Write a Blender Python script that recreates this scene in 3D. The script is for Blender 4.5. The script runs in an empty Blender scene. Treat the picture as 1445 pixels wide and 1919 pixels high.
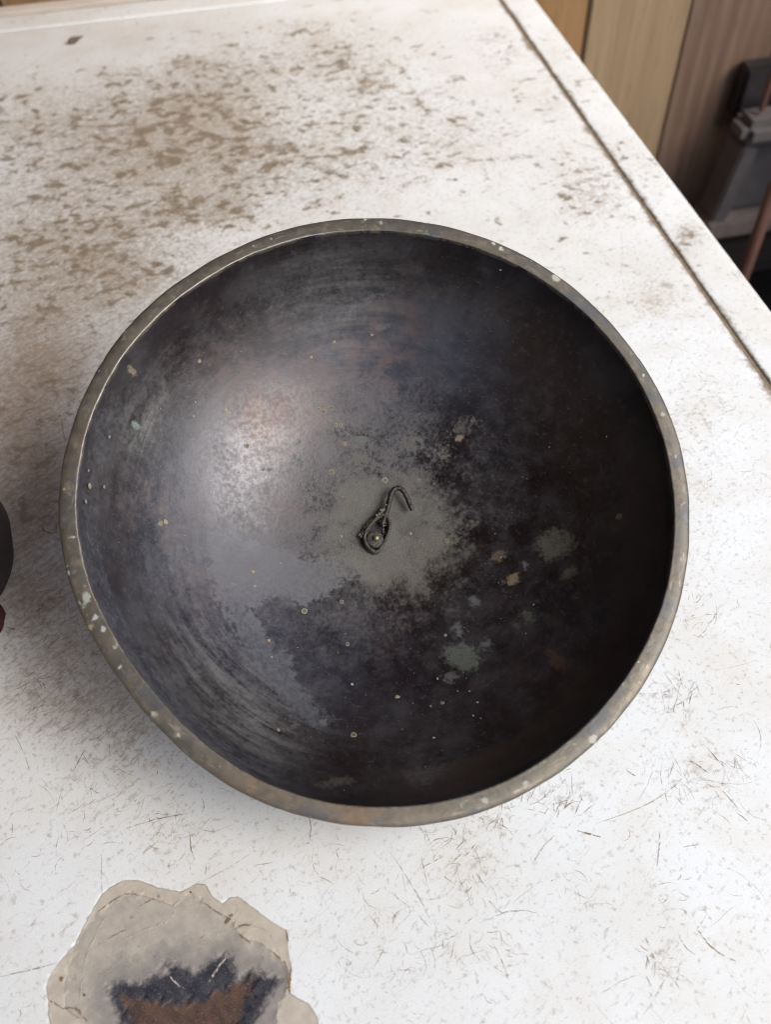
import bpy, bmesh, math, random
import numpy as np
from mathutils import Vector, Matrix
random.seed(7); rng = np.random.default_rng(11)
scene = bpy.context.scene
COL = scene.collection

# ------------------------------------------------------------------ camera
PW, PH, PF = 1445.0, 1919.0, 1677.65           # photograph size and focal length in its pixels
PC = np.array([PW/2, PH/2])
# rows: the table's axes (right, away, up) seen in camera axes (right, down, forward)
RW = np.array([[0.97792899, -0.17585565, 0.11282587],
               [-0.20776395, -0.76131299, 0.61419595],
               [-0.02211403, -0.62408118, -0.78104651]])
CAM_Z = 0.4236                                  # camera height above the table top
CAMP = np.array([0, 0, CAM_Z])
cam = bpy.data.cameras.new('camera'); camo = bpy.data.objects.new('camera', cam); COL.objects.link(camo)
camo.matrix_world = Matrix(((RW[0,0], -RW[0,1], -RW[0,2], 0), (RW[1,0], -RW[1,1], -RW[1,2], 0),
                            (RW[2,0], -RW[2,1], -RW[2,2], CAM_Z), (0, 0, 0, 1)))
cam.sensor_fit = 'VERTICAL'; cam.sensor_height = 36; cam.lens = 36*PF/PH
cam.clip_start = 0.01; cam.clip_end = 100
cam.dof.use_dof = True; cam.dof.focus_distance = 0.462; cam.dof.aperture_fstop = 8.0
scene.camera = camo

# ------------------------------------------------------------------ light
SUN_AZ, SUN_EL = math.radians(-42), math.radians(46)      # azimuth from +X (right of the table)
world = bpy.data.worlds.new('World'); scene.world = world; world.use_nodes = True
wt = world.node_tree
sky = wt.nodes.new('ShaderNodeTexSky'); sky.sky_type = 'NISHITA'; sky.sun_disc = False
sky.sun_elevation = SUN_EL; sky.sun_rotation = math.pi/2 - SUN_AZ
sky.dust_density = 3.0; sky.air_density = 1.0
bg = wt.nodes['Background']; wt.links.new(sky.outputs[0], bg.inputs[0]); bg.inputs[1].default_value = 0.13
sl = bpy.data.lights.new('sun', 'SUN'); so = bpy.data.objects.new('sun', sl); COL.objects.link(so)
sl.energy = 1.5; sl.angle = math.radians(42); sl.color = (1.0, 0.99, 0.975)
sdir = Vector((math.cos(SUN_EL)*math.cos(SUN_AZ), math.cos(SUN_EL)*math.sin(SUN_AZ), math.sin(SUN_EL)))
so.rotation_euler = sdir.to_track_quat('Z', 'Y').to_euler(); so.location = (1, -1, 2)
scene.view_settings.view_transform = 'Standard'; scene.view_settings.look = 'None'
scene.view_settings.gamma = 1; scene.view_settings.use_curve_mapping = False
scene.view_settings.exposure = 0.92
scene.render.engine = 'CYCLES'; scene.cycles.use_denoising = True
scene.cycles.max_bounces = 8; scene.cycles.filter_width = 1.1
scene.cycles.denoising_prefilter = 'ACCURATE'

# ------------------------------------------------------------------ helpers
def wray(p):
    p = np.atleast_2d(np.asarray(p, float)); w = np.c_[p-PC, np.full(len(p), PF)]
    w = w @ RW.T
    return w/np.linalg.norm(w, axis=1, keepdims=True)
def at_z(p, z=0.0):
    w = wray(p); return CAMP + w*((z-CAM_Z)/w[:, 2])[:, None]
def at_y(p, y):
    w = wray(p); return CAMP + w*(y/w[:, 1])[:, None]

def tag(o, label=None, cat=None, group=None, kind=None):
    for k, v in (('label', label), ('category', cat), ('group', group), ('kind', kind)):
        if v: o[k] = v
    return o
def link(name, me, mat=None, parent=None, smooth=True):
    o = bpy.data.objects.new(name, me); COL.objects.link(o)
    if mat: me.materials.append(mat)
    if smooth: me.polygons.foreach_set('use_smooth', [True]*len(me.polygons))
    if parent: o.parent = parent; o.matrix_parent_inverse = Matrix(parent.matrix_basis).inverted()
    return o
def empty(name, loc=(0, 0, 0)):
    o = bpy.data.objects.new(name, None); o.location = loc; o.empty_display_size = .02; COL.objects.link(o); return o
def mesh(name, v, f):
    me = bpy.data.meshes.new(name); me.from_pydata([tuple(map(float, q)) for q in v], [], [tuple(map(int, q)) for q in f]); me.update(); return me
def fastmesh(name, v, quads):
    v = np.asarray(v, np.float32); q = np.asarray(quads, np.int32); k = q.shape[1]
    me = bpy.data.meshes.new(name)
    me.vertices.add(len(v)); me.vertices.foreach_set('co', v.ravel())
    me.loops.add(q.size); me.loops.foreach_set('vertex_index', q.ravel())
    me.polygons.add(len(q)); me.polygons.foreach_set('loop_start', np.arange(len(q), dtype=np.int32)*k)
    me.update(calc_edges=True); me.validate(); return me
def fattr(me, name, val):
    a = me.attributes.new(name, 'FLOAT', 'POINT'); a.data.foreach_set('value', np.asarray(val, np.float32).ravel())
def cattr(me, name, val):
    a = me.attributes.new(name, 'FLOAT_COLOR', 'POINT'); v = np.asarray(val, np.float32)
    a.data.foreach_set('color', np.c_[v, np.ones(len(v))].astype(np.float32).ravel())
def vattr(me, name, val):
    a = me.attributes.new(name, 'FLOAT_VECTOR', 'POINT'); a.data.foreach_set('vector', np.asarray(val, np.float32).ravel())
def gridq(nu, nv, wrap=False):
    i, j = np.meshgrid(np.arange(nu-1), np.arange(nv if wrap else nv-1), indexing='ij')
    j2 = (j+1) % nv
    return np.stack([i*nv+j, (i+1)*nv+j, (i+1)*nv+j2, i*nv+j2], -1).reshape(-1, 4)
def box(name, lo, hi, mat, parent=None, bevel=.001, seg=2, rot=None):
    bm = bmesh.new(); bmesh.ops.create_cube(bm, size=1)
    lo = Vector(lo); hi = Vector(hi)
    for v in bm.verts: v.co = Vector(((v.co.x+.5)*(hi.x-lo.x)+lo.x, (v.co.y+.5)*(hi.y-lo.y)+lo.y, (v.co.z+.5)*(hi.z-lo.z)+lo.z))
    if bevel: bmesh.ops.bevel(bm, geom=bm.edges[:], offset=bevel, segments=seg, affect='EDGES')
    if rot: bmesh.ops.rotate(bm, verts=bm.verts, cent=rot[0], matrix=Matrix.Rotation(rot[2], 3, rot[1]))
    me = bpy.data.meshes.new(name); bm.to_mesh(me); bm.free()
    return link(name, me, mat, parent, smooth=False)
def catmull(P, n=8):
    P = np.asarray(P, float); Q = np.vstack([2*P[0]-P[1], P, 2*P[-1]-P[-2]]); out = []
    for i in range(1, len(Q)-2):
        for t in np.arange(n)/n:
            a, b, c, d = Q[i-1:i+3]
            out.append(.5*((2*b)+(c-a)*t+(2*a-5*b+4*c-d)*t*t+(3*b-a-3*c+d)*t**3))
    out.append(Q[-2]); return np.array(out)
def tube(P, rad, k=10, up=None, flat=(1, 1), closed=False, rough=0):
    P = np.asarray(P, float); n = len(P); V = []
    for i in range(n):
        t = (P[(i+1) % n]-P[i-1]) if closed else (P[min(i+1, n-1)]-P[max(i-1, 0)])
        t /= np.linalg.norm(t); s = np.cross(t, up); s /= np.linalg.norm(s); u = np.cross(s, t)
        r = rad[i] if np.ndim(rad) else rad
        for j in range(k):
            a = 2*math.pi*j/k; rr = r*(1+rough*(rng.random()-.5))
            V.append(P[i]+rr*(flat[0]*math.cos(a)*s+flat[1]*math.sin(a)*u))
    F = []
    for i in range(n if closed else n-1):
        for j in range(k):
            i2 = (i+1) % n; F.append((i*k+j, i2*k+j, i2*k+(j+1) % k, i*k+(j+1) % k))
    if not closed: F += [tuple(range(k)), tuple((n-1)*k+j for j in range(k))[::-1]]
    return V, F
def polysdf(pts, poly):
    """signed distance, positive inside"""
    pts = np.asarray(pts)[:, :2]; P = np.asarray(poly)[:, :2]; d = np.full(len(pts), 1e9); ins = np.zeros(len(pts), bool)
    for a, b in zip(P, np.roll(P, -1, 0)):
        e = b-a; w = pts-a; t = np.clip((w@e)/(e@e), 0, 1); d = np.minimum(d, np.linalg.norm(w-t[:, None]*e, axis=1))
        c = (a[1] > pts[:, 1]) != (b[1] > pts[:, 1])
        with np.errstate(divide='ignore', invalid='ignore'):
            x = (b[0]-a[0])*(pts[:, 1]-a[1])/(b[1]-a[1])+a[0]
        ins ^= c & (pts[:, 0] < x)
    return np.where(ins, d, -d)
def sstep(x, a, b):
    t = np.clip((x-a)/(b-a), 0, 1); return t*t*(3-2*t)

# ------------------------------------------------------------------ node helpers
class Mat:
    def __init__(s, name):
        s.m = bpy.data.materials.new(name); s.m.use_nodes = True; s.t = s.m.node_tree; s.N = s.t.nodes; s.bsdf = s.N['Principled BSDF']
    def put(s, sock, v):
        if hasattr(v, 'is_linked'): s.t.links.new(v, sock)
        elif isinstance(v, (tuple, list)) and len(v) == 3 and sock.type == 'RGBA': sock.default_value = (*v, 1)
        else: sock.default_value = v
    def attr(s, name, out='Fac'):
        n = s.N.new('ShaderNodeAttribute'); n.attribute_name = name; return n.outputs[out]
    def obj(s): return s.N.new('ShaderNodeTexCoord').outputs['Object']
    def noise(s, vec, scale, detail=4, rough=.55, dist=0.):
        n = s.N.new('ShaderNodeTexNoise'); s.put(n.inputs['Vector'], vec); n.inputs['Scale'].default_value = scale
        n.inputs['Detail'].default_value = detail; n.inputs['Roughness'].default_value = rough; n.inputs['Distortion'].default_value = dist
        return n.outputs['Fac']
    def vor(s, vec, scale, out='Distance', rnd=1.):
        n = s.N.new('ShaderNodeTexVoronoi'); s.put(n.inputs['Vector'], vec); n.inputs['Scale'].default_value = scale; n.inputs['Randomness'].default_value = rnd
        return n.outputs[out]
    def math(s, op, a, b=0., c=None):
        n = s.N.new('ShaderNodeMath'); n.operation = op; s.put(n.inputs[0], a); s.put(n.inputs[1], b)
        if c is not None: s.put(n.inputs[2], c)
        return n.outputs[0]
    def mul(s, a, b): return s.math('MULTIPLY', a, b)
    def add(s, a, b): return s.math('ADD', a, b)
    def mad(s, a, b, c): return s.math('MULTIPLY_ADD', a, b, c)
    def ss(s, x, a, b, lo=0., hi=1.):
        n = s.N.new('ShaderNodeMapRange'); n.interpolation_type = 'SMOOTHSTEP'; s.put(n.inputs[0], x)
        for i, v in enumerate((a, b, lo, hi)): n.inputs[i+1].default_value = v
        return n.outputs[0]
    def mix(s, f, a, b, mode='MIX'):
        n = s.N.new('ShaderNodeMix'); n.data_type = 'RGBA'; n.blend_type = mode; n.clamp_factor = True
        s.put(n.inputs[0], f); s.put(n.inputs[6], a); s.put(n.inputs[7], b); return n.outputs[2]
    def vscale(s, vec, sc, rot=0.):
        n = s.N.new('ShaderNodeMapping'); s.put(n.inputs[0], vec); n.inputs['Scale'].default_value = sc
        if rot: # turn first, then stretch
            q = s.N.new('ShaderNodeMapping'); s.put(q.inputs[0], vec); q.inputs['Rotation'].default_value = (0, 0, rot); s.t.links.new(q.outputs[0], n.inputs[0])
        return n.outputs[0]
    def bump(s, h, strength, dist, normal=None):
        n = s.N.new('ShaderNodeBump'); s.put(n.inputs['Height'], h); n.inputs['Strength'].default_value = strength; n.inputs['Distance'].default_value = dist
        if normal: s.put(n.inputs['Normal'], normal)
        return n.outputs[0]
    def out(s, col=None, rough=None, metal=None, normal=None, spec=None, ior=None):
        for k, v in (('Base Color', col), ('Roughness', rough), ('Metallic', metal), ('Normal', normal), ('Specular IOR Level', spec), ('IOR', ior)):
            if v is not None: s.put(s.bsdf.inputs[k], v)
        return s.m

# ------------------------------------------------------------------ materials
def laminate(M, p):
    dirt, tint, line = M.attr('dirt'), M.attr('tint'), M.attr('line')
    n_low = M.noise(p, 9, 3); n_mid = M.noise(p, 26, 5, .6); n_bl = M.mix(M.ss(M.noise(p, 14, 2), .42, .58), M.noise(M.vscale(p, (.85, 1., 1)), 62, 5, .58, .5), M.noise(M.vscale(p, (.8, 1.1, 1)), 105, 4, .56, .4)); n_sp = M.noise(p, 330, 4, .62); n_fi = M.noise(p, 1500, 2)
    n_md = M.noise(p, 155, 5, .65, .3); n_st = M.noise(M.vscale(p, (95, 430, 60), -.62), 1, 5, .65, .9); n_s2 = M.noise(M.vscale(p, (360, 110, 60), -.25), 1, 5, .65, 1.2)
    base = M.mix(M.ss(n_low, .35, .65), (.762, .797, .808), (.712, .734, .725))
    film = M.mul(M.ss(n_mid, .40, .72), M.mad(dirt, .16, .20))
    base = M.mix(film, base, (.55, .475, .35))
    base = M.mix(M.mul(tint, M.ss(n_mid, .25, .65, .6, 1.)), base, (.37, .30, .255))
    md = M.ss(M.mad(dirt, .22, n_md), .59, .76); base = M.mix(M.mul(md, .42), base, (.30, .24, .175))
    bl = M.ss(M.add(M.add(M.mul(dirt, .135), M.mul(M.math('SUBTRACT', n_mid, .5), .22)), M.add(n_bl, M.mul(M.math('SUBTRACT', n_sp, .5), .18))), 0.600, .715)
    sx = M.N.new('ShaderNodeSeparateXYZ'); M.put(sx.inputs[0], p)
    bl = M.mul(bl, M.math('MAXIMUM', M.ss(sx.outputs[1], .34, .62), M.ss(tint, .18, .5, 0., .75)))
    base = M.mix(M.mul(bl, M.ss(n_md, .3, .6, .60, .92)), base, (.155, .115, .066))
    sp = M.ss(M.mad(tint, .10, M.mad(dirt, .10, n_sp)), .55, .73)
    base = M.mix(M.mul(sp, .50), base, (.30, .235, .155))
    st = M.ss(M.mad(tint, .16, M.mad(dirt, .10, M.mad(n_s2, .25, M.mul(n_st, .75)))), .555, .72)
    base = M.mix(M.mul(st, .50), base, (.27, .205, .15))
    ln = M.ss(M.add(line, M.mul(M.math('SUBTRACT', M.noise(p, 260, 5, .7), .5), 1.3)), .40, 1.0)
    base = M.mix(M.mul(ln, M.ss(M.noise(p, 55, 4, .6), .30, .55, .45, .95)), base, (.175, .130, .080))
    fine = M.ss(n_fi, .3, .7, .93, 1.03)
    n = M.N.new('ShaderNodeHueSaturation'); M.put(n.inputs['Value'], fine); M.put(n.inputs['Color'], base)
    rough = M.mad(M.math('MAXIMUM', bl, ln), .35, M.ss(n_mid, .3, .7, .36, .5))
    return n.outputs[0], rough, M.add(M.mul(n_fi, .4), M.mul(bl, .5))
def table_material():
    M = Mat('stained_white_laminate'); col, rough, h = laminate(M, M.obj())
    return M.out(col, rough, 0., M.bump(h, .25, .0004), .45)

def burn_material():
    M = Mat('peeled_burnt_laminate'); p = M.obj()
    n1 = M.noise(p, 160, 5, .65); n2 = M.noise(p, 650, 4, .6); n3 = M.noise(p, 45, 4, .6); n4 = M.noise(p, 2200, 2)
    def field(name, amp, soft, off=0.):
        d = M.mad(M.attr(name), 1000., off)                      # millimetres, positive inside
        d = M.add(d, M.mul(M.math('SUBTRACT', n1, .5), amp)); d = M.add(d, M.mul(M.math('SUBTRACT', n2, .5), amp*.7))
        return M.ss(d, -soft, soft), d
    paper, dp = field('d_paper', 1.0, .12); under, du = field('d_under', 2.2, .18); char, dc = field('d_char', 8.5, 2.2, -.4); core, dk = field('d_core', 9., 1.8, -1.1)
    base, brough, bh = laminate(M, p)
    pap = M.mix(M.ss(n1, .3, .7), (.51, .462, .390), (.42, .375, .312))
    und = M.mix(M.ss(n1, .32, .68), (.44, .402, .342), (.35, .32, .278))
    smoke = M.ss(M.add(dc, M.mul(n3, 10.)), -9., 3.)
    und = M.mix(M.mul(smoke, .55), und, (.13, .122, .128))
    chr_ = M.mix(M.ss(n1, .35, .7), (.011, .013, .025), (.040, .042, .054))
    cor = M.mix(M.ss(n1, .35, .65), (.050, .029, .024), (.098, .052, .034)); cor = M.mix(M.mul(M.ss(n2, .5, .8), .4), cor, (.15, .095, .06))
    cor = M.mix(M.ss(n3, .5, .7), cor, (.05, .042, .040))
    col = M.mix(paper, base, pap); col = M.mix(under, col, und); col = M.mix(char, col, chr_); col = M.mix(core, col, cor)
    rim = M.mul(M.ss(M.math('ABSOLUTE', dp), .0, .5, 1., 0.), M.ss(n3, .35, .6, .25, 1.)); rim2 = M.mul(M.ss(M.math('ABSOLUTE', du), .0, .45, 1., 0.), M.ss(M.noise(p, 70), .42, .6))
    col = M.mix(M.mul(M.math('MAXIMUM', rim, M.mul(rim2, .8)), .55), col, (.12, .085, .055))
    col = M.mix(M.mul(M.ss(n4, .5, .75), M.mul(paper, .16)), col, (.62, .58, .52))
    col = M.mix(M.mul(M.ss(n2, .58, .72), M.mul(paper, .30)), col, (.25, .215, .175))
    h = M.add(M.mul(n2, .6), M.mul(n4, .5))
    return M.out(col, M.mad(paper, .35, brough), 0., M.bump(M.mad(paper, M.math('SUBTRACT', h, bh), bh), .35, .0005), .35)

def scratch_material():
    M = Mat('dirt_in_scratches'); p = M.obj()
    br = M.ss(M.noise(p, 420, 3, .6), .34, .58)
    a = M.mul(M.attr('strength'), br)
    col = M.mix(M.noise(p, 30), (.33, .215, .10), (.18, .122, .068))
    M.out(col, .7, 0., None, .2)
    tr = M.N.new('ShaderNodeBsdfTransparent'); mx = M.N.new('ShaderNodeMixShader')
    M.put(mx.inputs[0], a); M.t.links.new(tr.outputs[0], mx.inputs[1]); M.t.links.new(M.bsdf.outputs[0], mx.inputs[2])
    M.t.links.new(mx.outputs[0], M.N['Material Output'].inputs[0]); return M.m

def bowl_material():
    M = Mat('aged_dark_bronze'); p = M.obj(); pol = M.attr('pol', 'Vector')
    dust, filmd, spot = M.attr('dust'), M.attr('film'), M.attr('spot'); scol = M.mix(1., M.attr('spot_col', 'Color'), (.68, .66, .64), 'MULTIPLY'); pale = M.attr('pale'); cop = M.attr('copper')
    n1 = M.noise(p, 22, 5, .6, .3); n2 = M.noise(p, 95, 5, .65); n3 = M.noise(p, 420, 4, .65); n4 = M.noise(p, 1700, 3, .6)
    ring = M.noise(pol, 1., 5, .65, .25); ring2 = M.noise(M.vscale(pol, (2.5, 2.5, 2.6)), 1., 4, .6)
    base = M.mix(M.ss(n1, .35, .65), (.0092, .0064, .0066), (.0122, .0108, .0122))
    str_ = M.noise(M.vscale(pol, (3.2, 3.2, .34)), 1., 5, .6, .4); base = M.mix(M.mul(M.ss(M.add(M.mul(n1, .45), M.mad(str_, .6, M.mul(n2, .25))), .58, .80), .85), base, (.033, .031, .034))
    base = M.mix(M.mul(M.ss(M.add(M.mul(str_, .7), M.mul(n1, .35)), .50, .40), .6), base, (.0085, .0048, .0056))
    base = M.mix(M.mul(M.ss(n2, .5, .72), .55), base, (.0150, .0085, .0085))
    base = M.mix(M.mul(M.ss(ring2, .52, .72), .4), base, (.009, .008, .010))
    fl = M.noise(M.vscale(pol, (14, 14, 2.0)), 1., 3, .6); base = M.mix(M.mul(M.ss(fl, .56, .74), .55), base, (.050, .047, .053))
    fk = M.noise(M.vscale(pol, (6, 6, 1.1)), 1., 4, .65); base = M.mix(M.mul(M.ss(fk, .55, .72), .5), base, (.0055, .0045, .0058))
    lip_ = M.attr('lip_bounce'); base = M.mix(M.mul(lip_, M.ss(n2, .3, .6, .5, .95)), base, (.030, .0205, .0155))
    lip_dull = M.attr('lip_dull'); base = M.mix(M.mul(lip_dull, .8), base, (.0085, .0075, .0095))
    cm = M.mul(cop, M.ss(M.add(n2, M.mul(ring, .5)), .62, .95)); base = M.mix(M.mul(cm, .7), base, (.095, .045, .032))
    pm = M.mul(pale, M.ss(M.mad(n3, .35, M.mad(ring, .8, M.mul(n2, .3))), .52, 1.0)); base = M.mix(pm, base, (.12, .117, .113))
    fd = M.add(M.mul(filmd, 1000.), M.add(M.mul(M.math('SUBTRACT', n2, .5), 17.), M.mul(M.math('SUBTRACT', n3, .5), 12.)))
    fm = M.mul(M.mul(M.ss(fd, -1.6, 2.6), M.attr('filmw')), M.ss(n3, .2, .6, .7, 1.)); base = M.mix(M.mul(fm, .85), base, M.mix(M.ss(n3, .35, .65), (.050, .051, .056), (.068, .069, .074)))
    du = M.mul(M.ss(M.add(M.mul(M.math('SUBTRACT', n2, .5), 1.1), M.mad(M.math('SUBTRACT', n3, .5), .6, dust)), .12, 1.15), M.mul(M.ss(n4, .30, .70, .45, 1.), M.ss(n2, .3, .62, .6, 1.)))
    base = M.mix(M.mul(du, .72), base, (.112, .106, .072))
    sm = M.mul(M.ss(M.add(spot, M.add(M.mul(M.math('SUBTRACT', n3, .5), 1.0), M.mul(M.math('SUBTRACT', n2, .5), .45))), .20, .62), M.ss(n4, .32, .58, .35, 1.))
    base = M.mix(M.mul(sm, .62), base, scol)
    gr = M.ss(n3, .66, .74); base = M.mix(M.mul(gr, .35), base, (.085, .070, .055))
    gf = M.ss(M.noise(p, 1050, 2, .5), .66, .74); base = M.mix(M.mul(gf, .45), base, (.105, .088, .070))
    pit = M.ss(n3, .24, .32, 1., 0.); base = M.mix(M.mul(pit, .5), base, (.01, .009, .009))
    cover = M.math('MAXIMUM', M.mul(du, .8), M.math('MAXIMUM', sm, M.mul(fm, .3)))
    rough = M.mad(cover, .30, M.add(M.ss(M.add(M.mul(n2, .5), M.mul(n1, .5)), .38, .62, .27, .40), M.mul(M.ss(n3, .35, .65), .13)))
    h = M.add(M.mul(n4, .25), M.add(M.mul(n3, .5), M.add(M.mul(ring, .22), M.mul(du, M.mul(n4, .9)))))
    nrm = M.bump(h, .20, .0007)
    di = M.N.new('ShaderNodeBsdfDiffuse'); gl = M.N.new('ShaderNodeBsdfAnisotropic'); gl.distribution = 'BECKMANN'; fr = M.N.new('ShaderNodeFresnel'); mx = M.N.new('ShaderNodeMixShader')
    M.put(di.inputs['Color'], base); M.put(di.inputs['Normal'], nrm); M.put(gl.inputs['Color'], M.mix(M.mul(cop, .45), (.94, .94, 1.), (1., .87, .81))); M.put(gl.inputs['Roughness'], M.mad(lip_dull, .25, M.add(rough, .025))); M.put(gl.inputs['Normal'], nrm)
    fr.inputs['IOR'].default_value = 1.62; M.put(fr.inputs['Normal'], nrm); M.t.links.new(fr.outputs[0], mx.inputs[0]); M.t.links.new(di.outputs[0], mx.inputs[1]); M.t.links.new(gl.outputs[0], mx.inputs[2])
    M.t.links.new(mx.outputs[0], M.N['Material Output'].inputs[0]); M.N.remove(M.bsdf); return M.m

def rim_material():
    M = Mat('worn_brass_rim'); p = M.obj(); pol = M.attr('pol', 'Vector'); spot = M.attr('spot'); scol = M.attr('spot_col', 'Color'); worn = M.attr('worn'); warm = M.attr('warm')  # worn: bare metal edge together with its painted glint
    n1 = M.noise(p, 40, 4, .6); n2 = M.noise(p, 160, 5, .6); n3 = M.noise(p, 700, 4, .6); st = M.noise(pol, 1., 4, .6)
    base = M.mix(M.ss(n1, .35, .65), (.130, .112, .085), (.102, .098, .082))
    base = M.mix(M.mul(M.ss(n2, .48, .7), .7), base, (.190, .158, .118))
    base = M.mix(M.mul(M.ss(st, .47, .66), .6), base, (.072, .068, .064))
    st2 = M.noise(M.vscale(pol, (.5, .5, 1.6)), 1., 4, .65); base = M.mix(M.mul(M.ss(st2, .56, .72), .6), base, (.27, .24, .20))
    base = M.mix(M.mul(M.ss(M.noise(p, 75, 3), .55, .66), .65), base, (.075, .082, .095))
    base = M.mix(M.mul(warm, M.ss(n1, .3, .6)), base, (.20, .115, .055))
    gm = M.ss(M.noise(p, 210, 3, .6), .64, .72); base = M.mix(M.mul(gm, .5), base, (.26, .25, .20))
    sm = M.ss(M.add(spot, M.mul(M.math('SUBTRACT', M.noise(p, 320, 4, .65), .5), 1.3)), .25, .6); base = M.mix(M.mul(sm, .8), base, scol)
    base = M.mix(M.mul(worn, .75), base, (.42, .39, .35))  # bare metal edge with its glint painted in
    metal = M.mul(M.math('SUBTRACT', 1., sm), .45)
    rough = M.mad(worn, -.15, M.ss(n2, .3, .7, .42, .56))
    return M.out(base, rough, metal, M.bump(M.add(M.mul(st, .6), M.mul(n3, .4)), .25, .0005), .5)

def simple(name, c1, c2, scale, rough=.6, metal=0., stretch=(1, 1, 1), bump=.2, bdist=.0005, c3=None):
    M = Mat(name); p = M.vscale(M.obj(), stretch); a = M.noise(p, scale, 5, .6, .2); b = M.noise(p, scale*5, 4, .6)
    col = M.mix(M.ss(M.mad(b, .3, M.mul(a, .8)), .4, .72), c1, c2)
    if c3: col = M.mix(M.mul(M.ss(b, .56, .7), .8), col, c3)
    return M.out(col, rough, metal, M.bump(M.add(a, b), bump, bdist))

MT = table_material(); MB = burn_material(); MS = scratch_material(); MBOWL = bowl_material(); MRIM = rim_material()
M_grime = simple('groove_grime', (.15, .115, .075), (.30, .235, .16), 300, .85)
M_cream = simple('cream_painted_wood', (.52, .46, .40), (.60, .55, .49), 30, .5, stretch=(1, 8, 8))
M_dusty = simple('dust_covered_iron', (.026, .023, .021), (.085, .078, .060), 420, .7, .1, bump=.7, c3=(.13, .12, .09))
M_iron = simple('dark_iron_wire', (.020, .016, .016), (.060, .050, .045), 380, .48, .5, bump=.4)
M_clump = simple('caked_dust', (.13, .12, .09), (.24, .225, .17), 700, .9, bump=.8)
M_tip = simple('brass_bolt_tip', (.30, .27, .16), (.18, .16, .10), 500, .38, .7)
M_speck = None

# ------------------------------------------------------------------ table
TX0, TX1 = -0.55, 0.3365          # flat sheet between the left end and the right groove
TY0, TY1 = -0.12, 1.0775           # front end, back groove
LIPX, LIPY = 0.3738, 1.1145
def J(px, py):
    c = at_z([(px, py), (px+2, py), (px, py+2)])[:, :2]
    return c[0], np.linalg.inv(np.stack([(c[1]-c[0])/2, (c[2]-c[0])/2], 1))
def gauss(xy, blobs):
    out = np.zeros(len(xy))
    for px, py, rx, ry, s in blobs:
        c, Ji = J(px, py); d = (xy-c)@Ji.T; out += s*np.exp(-(d[:, 0]/rx)**2-(d[:, 1]/ry)**2)
    return out
DIRT = [(330, 200, 170, 120, .72), (430, 120, 90, 60, .35), (350, 115, 34, 18, .5), (400, 392, 72, 26, .95), (330, 405, 60, 20, .4), (220, 320, 260, 160, .6), (110, 490, 190, 110, .7), (250, 520, 90, 60, .45), (450, 270, 120, 90, .4), (60, 230, 110, 90, .35),
        (50, 700, 110, 130, .7), (60, 930, 90, 120, .55), (110, 990, 30, 30, .4), (600, 95, 130, 60, .6), (560, 50, 60, 20, .3), (700, 180, 140, 90, .5), (650, 310, 180, 70, .5), (870, 250, 110, 60, .42),
        (920, 70, 40, 18, .6), (950, 110, 40, 25, .5), (690, 155, 16, 16, .6), (785, 190, 16, 10, .6), (1130, 330, 120, 80, .42), (1290, 445, 20, 20, 1.1), (1030, 190, 25, 40, .5), (1110, 370, 50, 40, .45), (1230, 560, 60, 60, .4), (1310, 780, 60, 100, .35), (1300, 1000, 60, 120, .25),
        (130, 1290, 150, 110, .5), (60, 1140, 60, 60, .6), (310, 1570, 90, 40, .3), (250, 1400, 100, 80, .4), (1060, 1490, 50, 20, .6), (920, 1540, 40, 20, .45), (1250, 1310, 50, 40, .45), (1240, 1800, 25, 40, .55), (1010, 1260, 60, 40, .4), (880, 1640, 60, 60, .35), (1320, 1440, 70, 60, .35), (160, 85, 300, 36, -.5), (620, 15, 400, 25, -.3)]
TINT = [(60, 420, 420, 480, .16), (40, 760, 150, 130, .55), (40, 960, 110, 130, .62), (90, 620, 150, 90, .30), (60, 1130, 90, 90, .42), (130, 1300, 170, 90, .25), (100, 480, 200, 90, .12), (350, 240, 260, 190, .10), (160, 80, 330, 45, .14), (330, 1540, 200, 80, .08), (1290, 445, 26, 26, .25), (1220, 520, 40, 90, .08)]
def sheet(name, xs, ys, parent, zf=None, skip=None, linef=None):
    X, Y = np.meshgrid(xs, ys, indexing='ij'); xy = np.c_[X.ravel(), Y.ravel()]
    z = zf(xy) if zf else np.zeros(len(xy)); q = gridq(len(xs), len(ys))
    if skip is not None:
        c = xy[q].mean(1); q = q[~((c[:, 0] > skip[0]) & (c[:, 0] < skip[1]) & (c[:, 1] > skip[2]) & (c[:, 1] < skip[3]))]
    me = fastmesh(name, np.c_[xy, z], q)
    co = np.empty(len(me.vertices)*3, np.float32); me.vertices.foreach_get('co', co); co = co.reshape(-1, 3)
    fattr(me, 'dirt', np.clip(gauss(co[:, :2], DIRT), -.4, 1.05)); fattr(me, 'tint', np.clip(gauss(co[:, :2], TINT), 0, .7))
    fattr(me, 'line', linef(co) if linef else np.zeros(len(co)))
    return link(name, me, MT, parent)

table = tag(empty('table'), 'worn white laminate table top with brown stains, scratches and a burnt patch', 'table')
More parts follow.
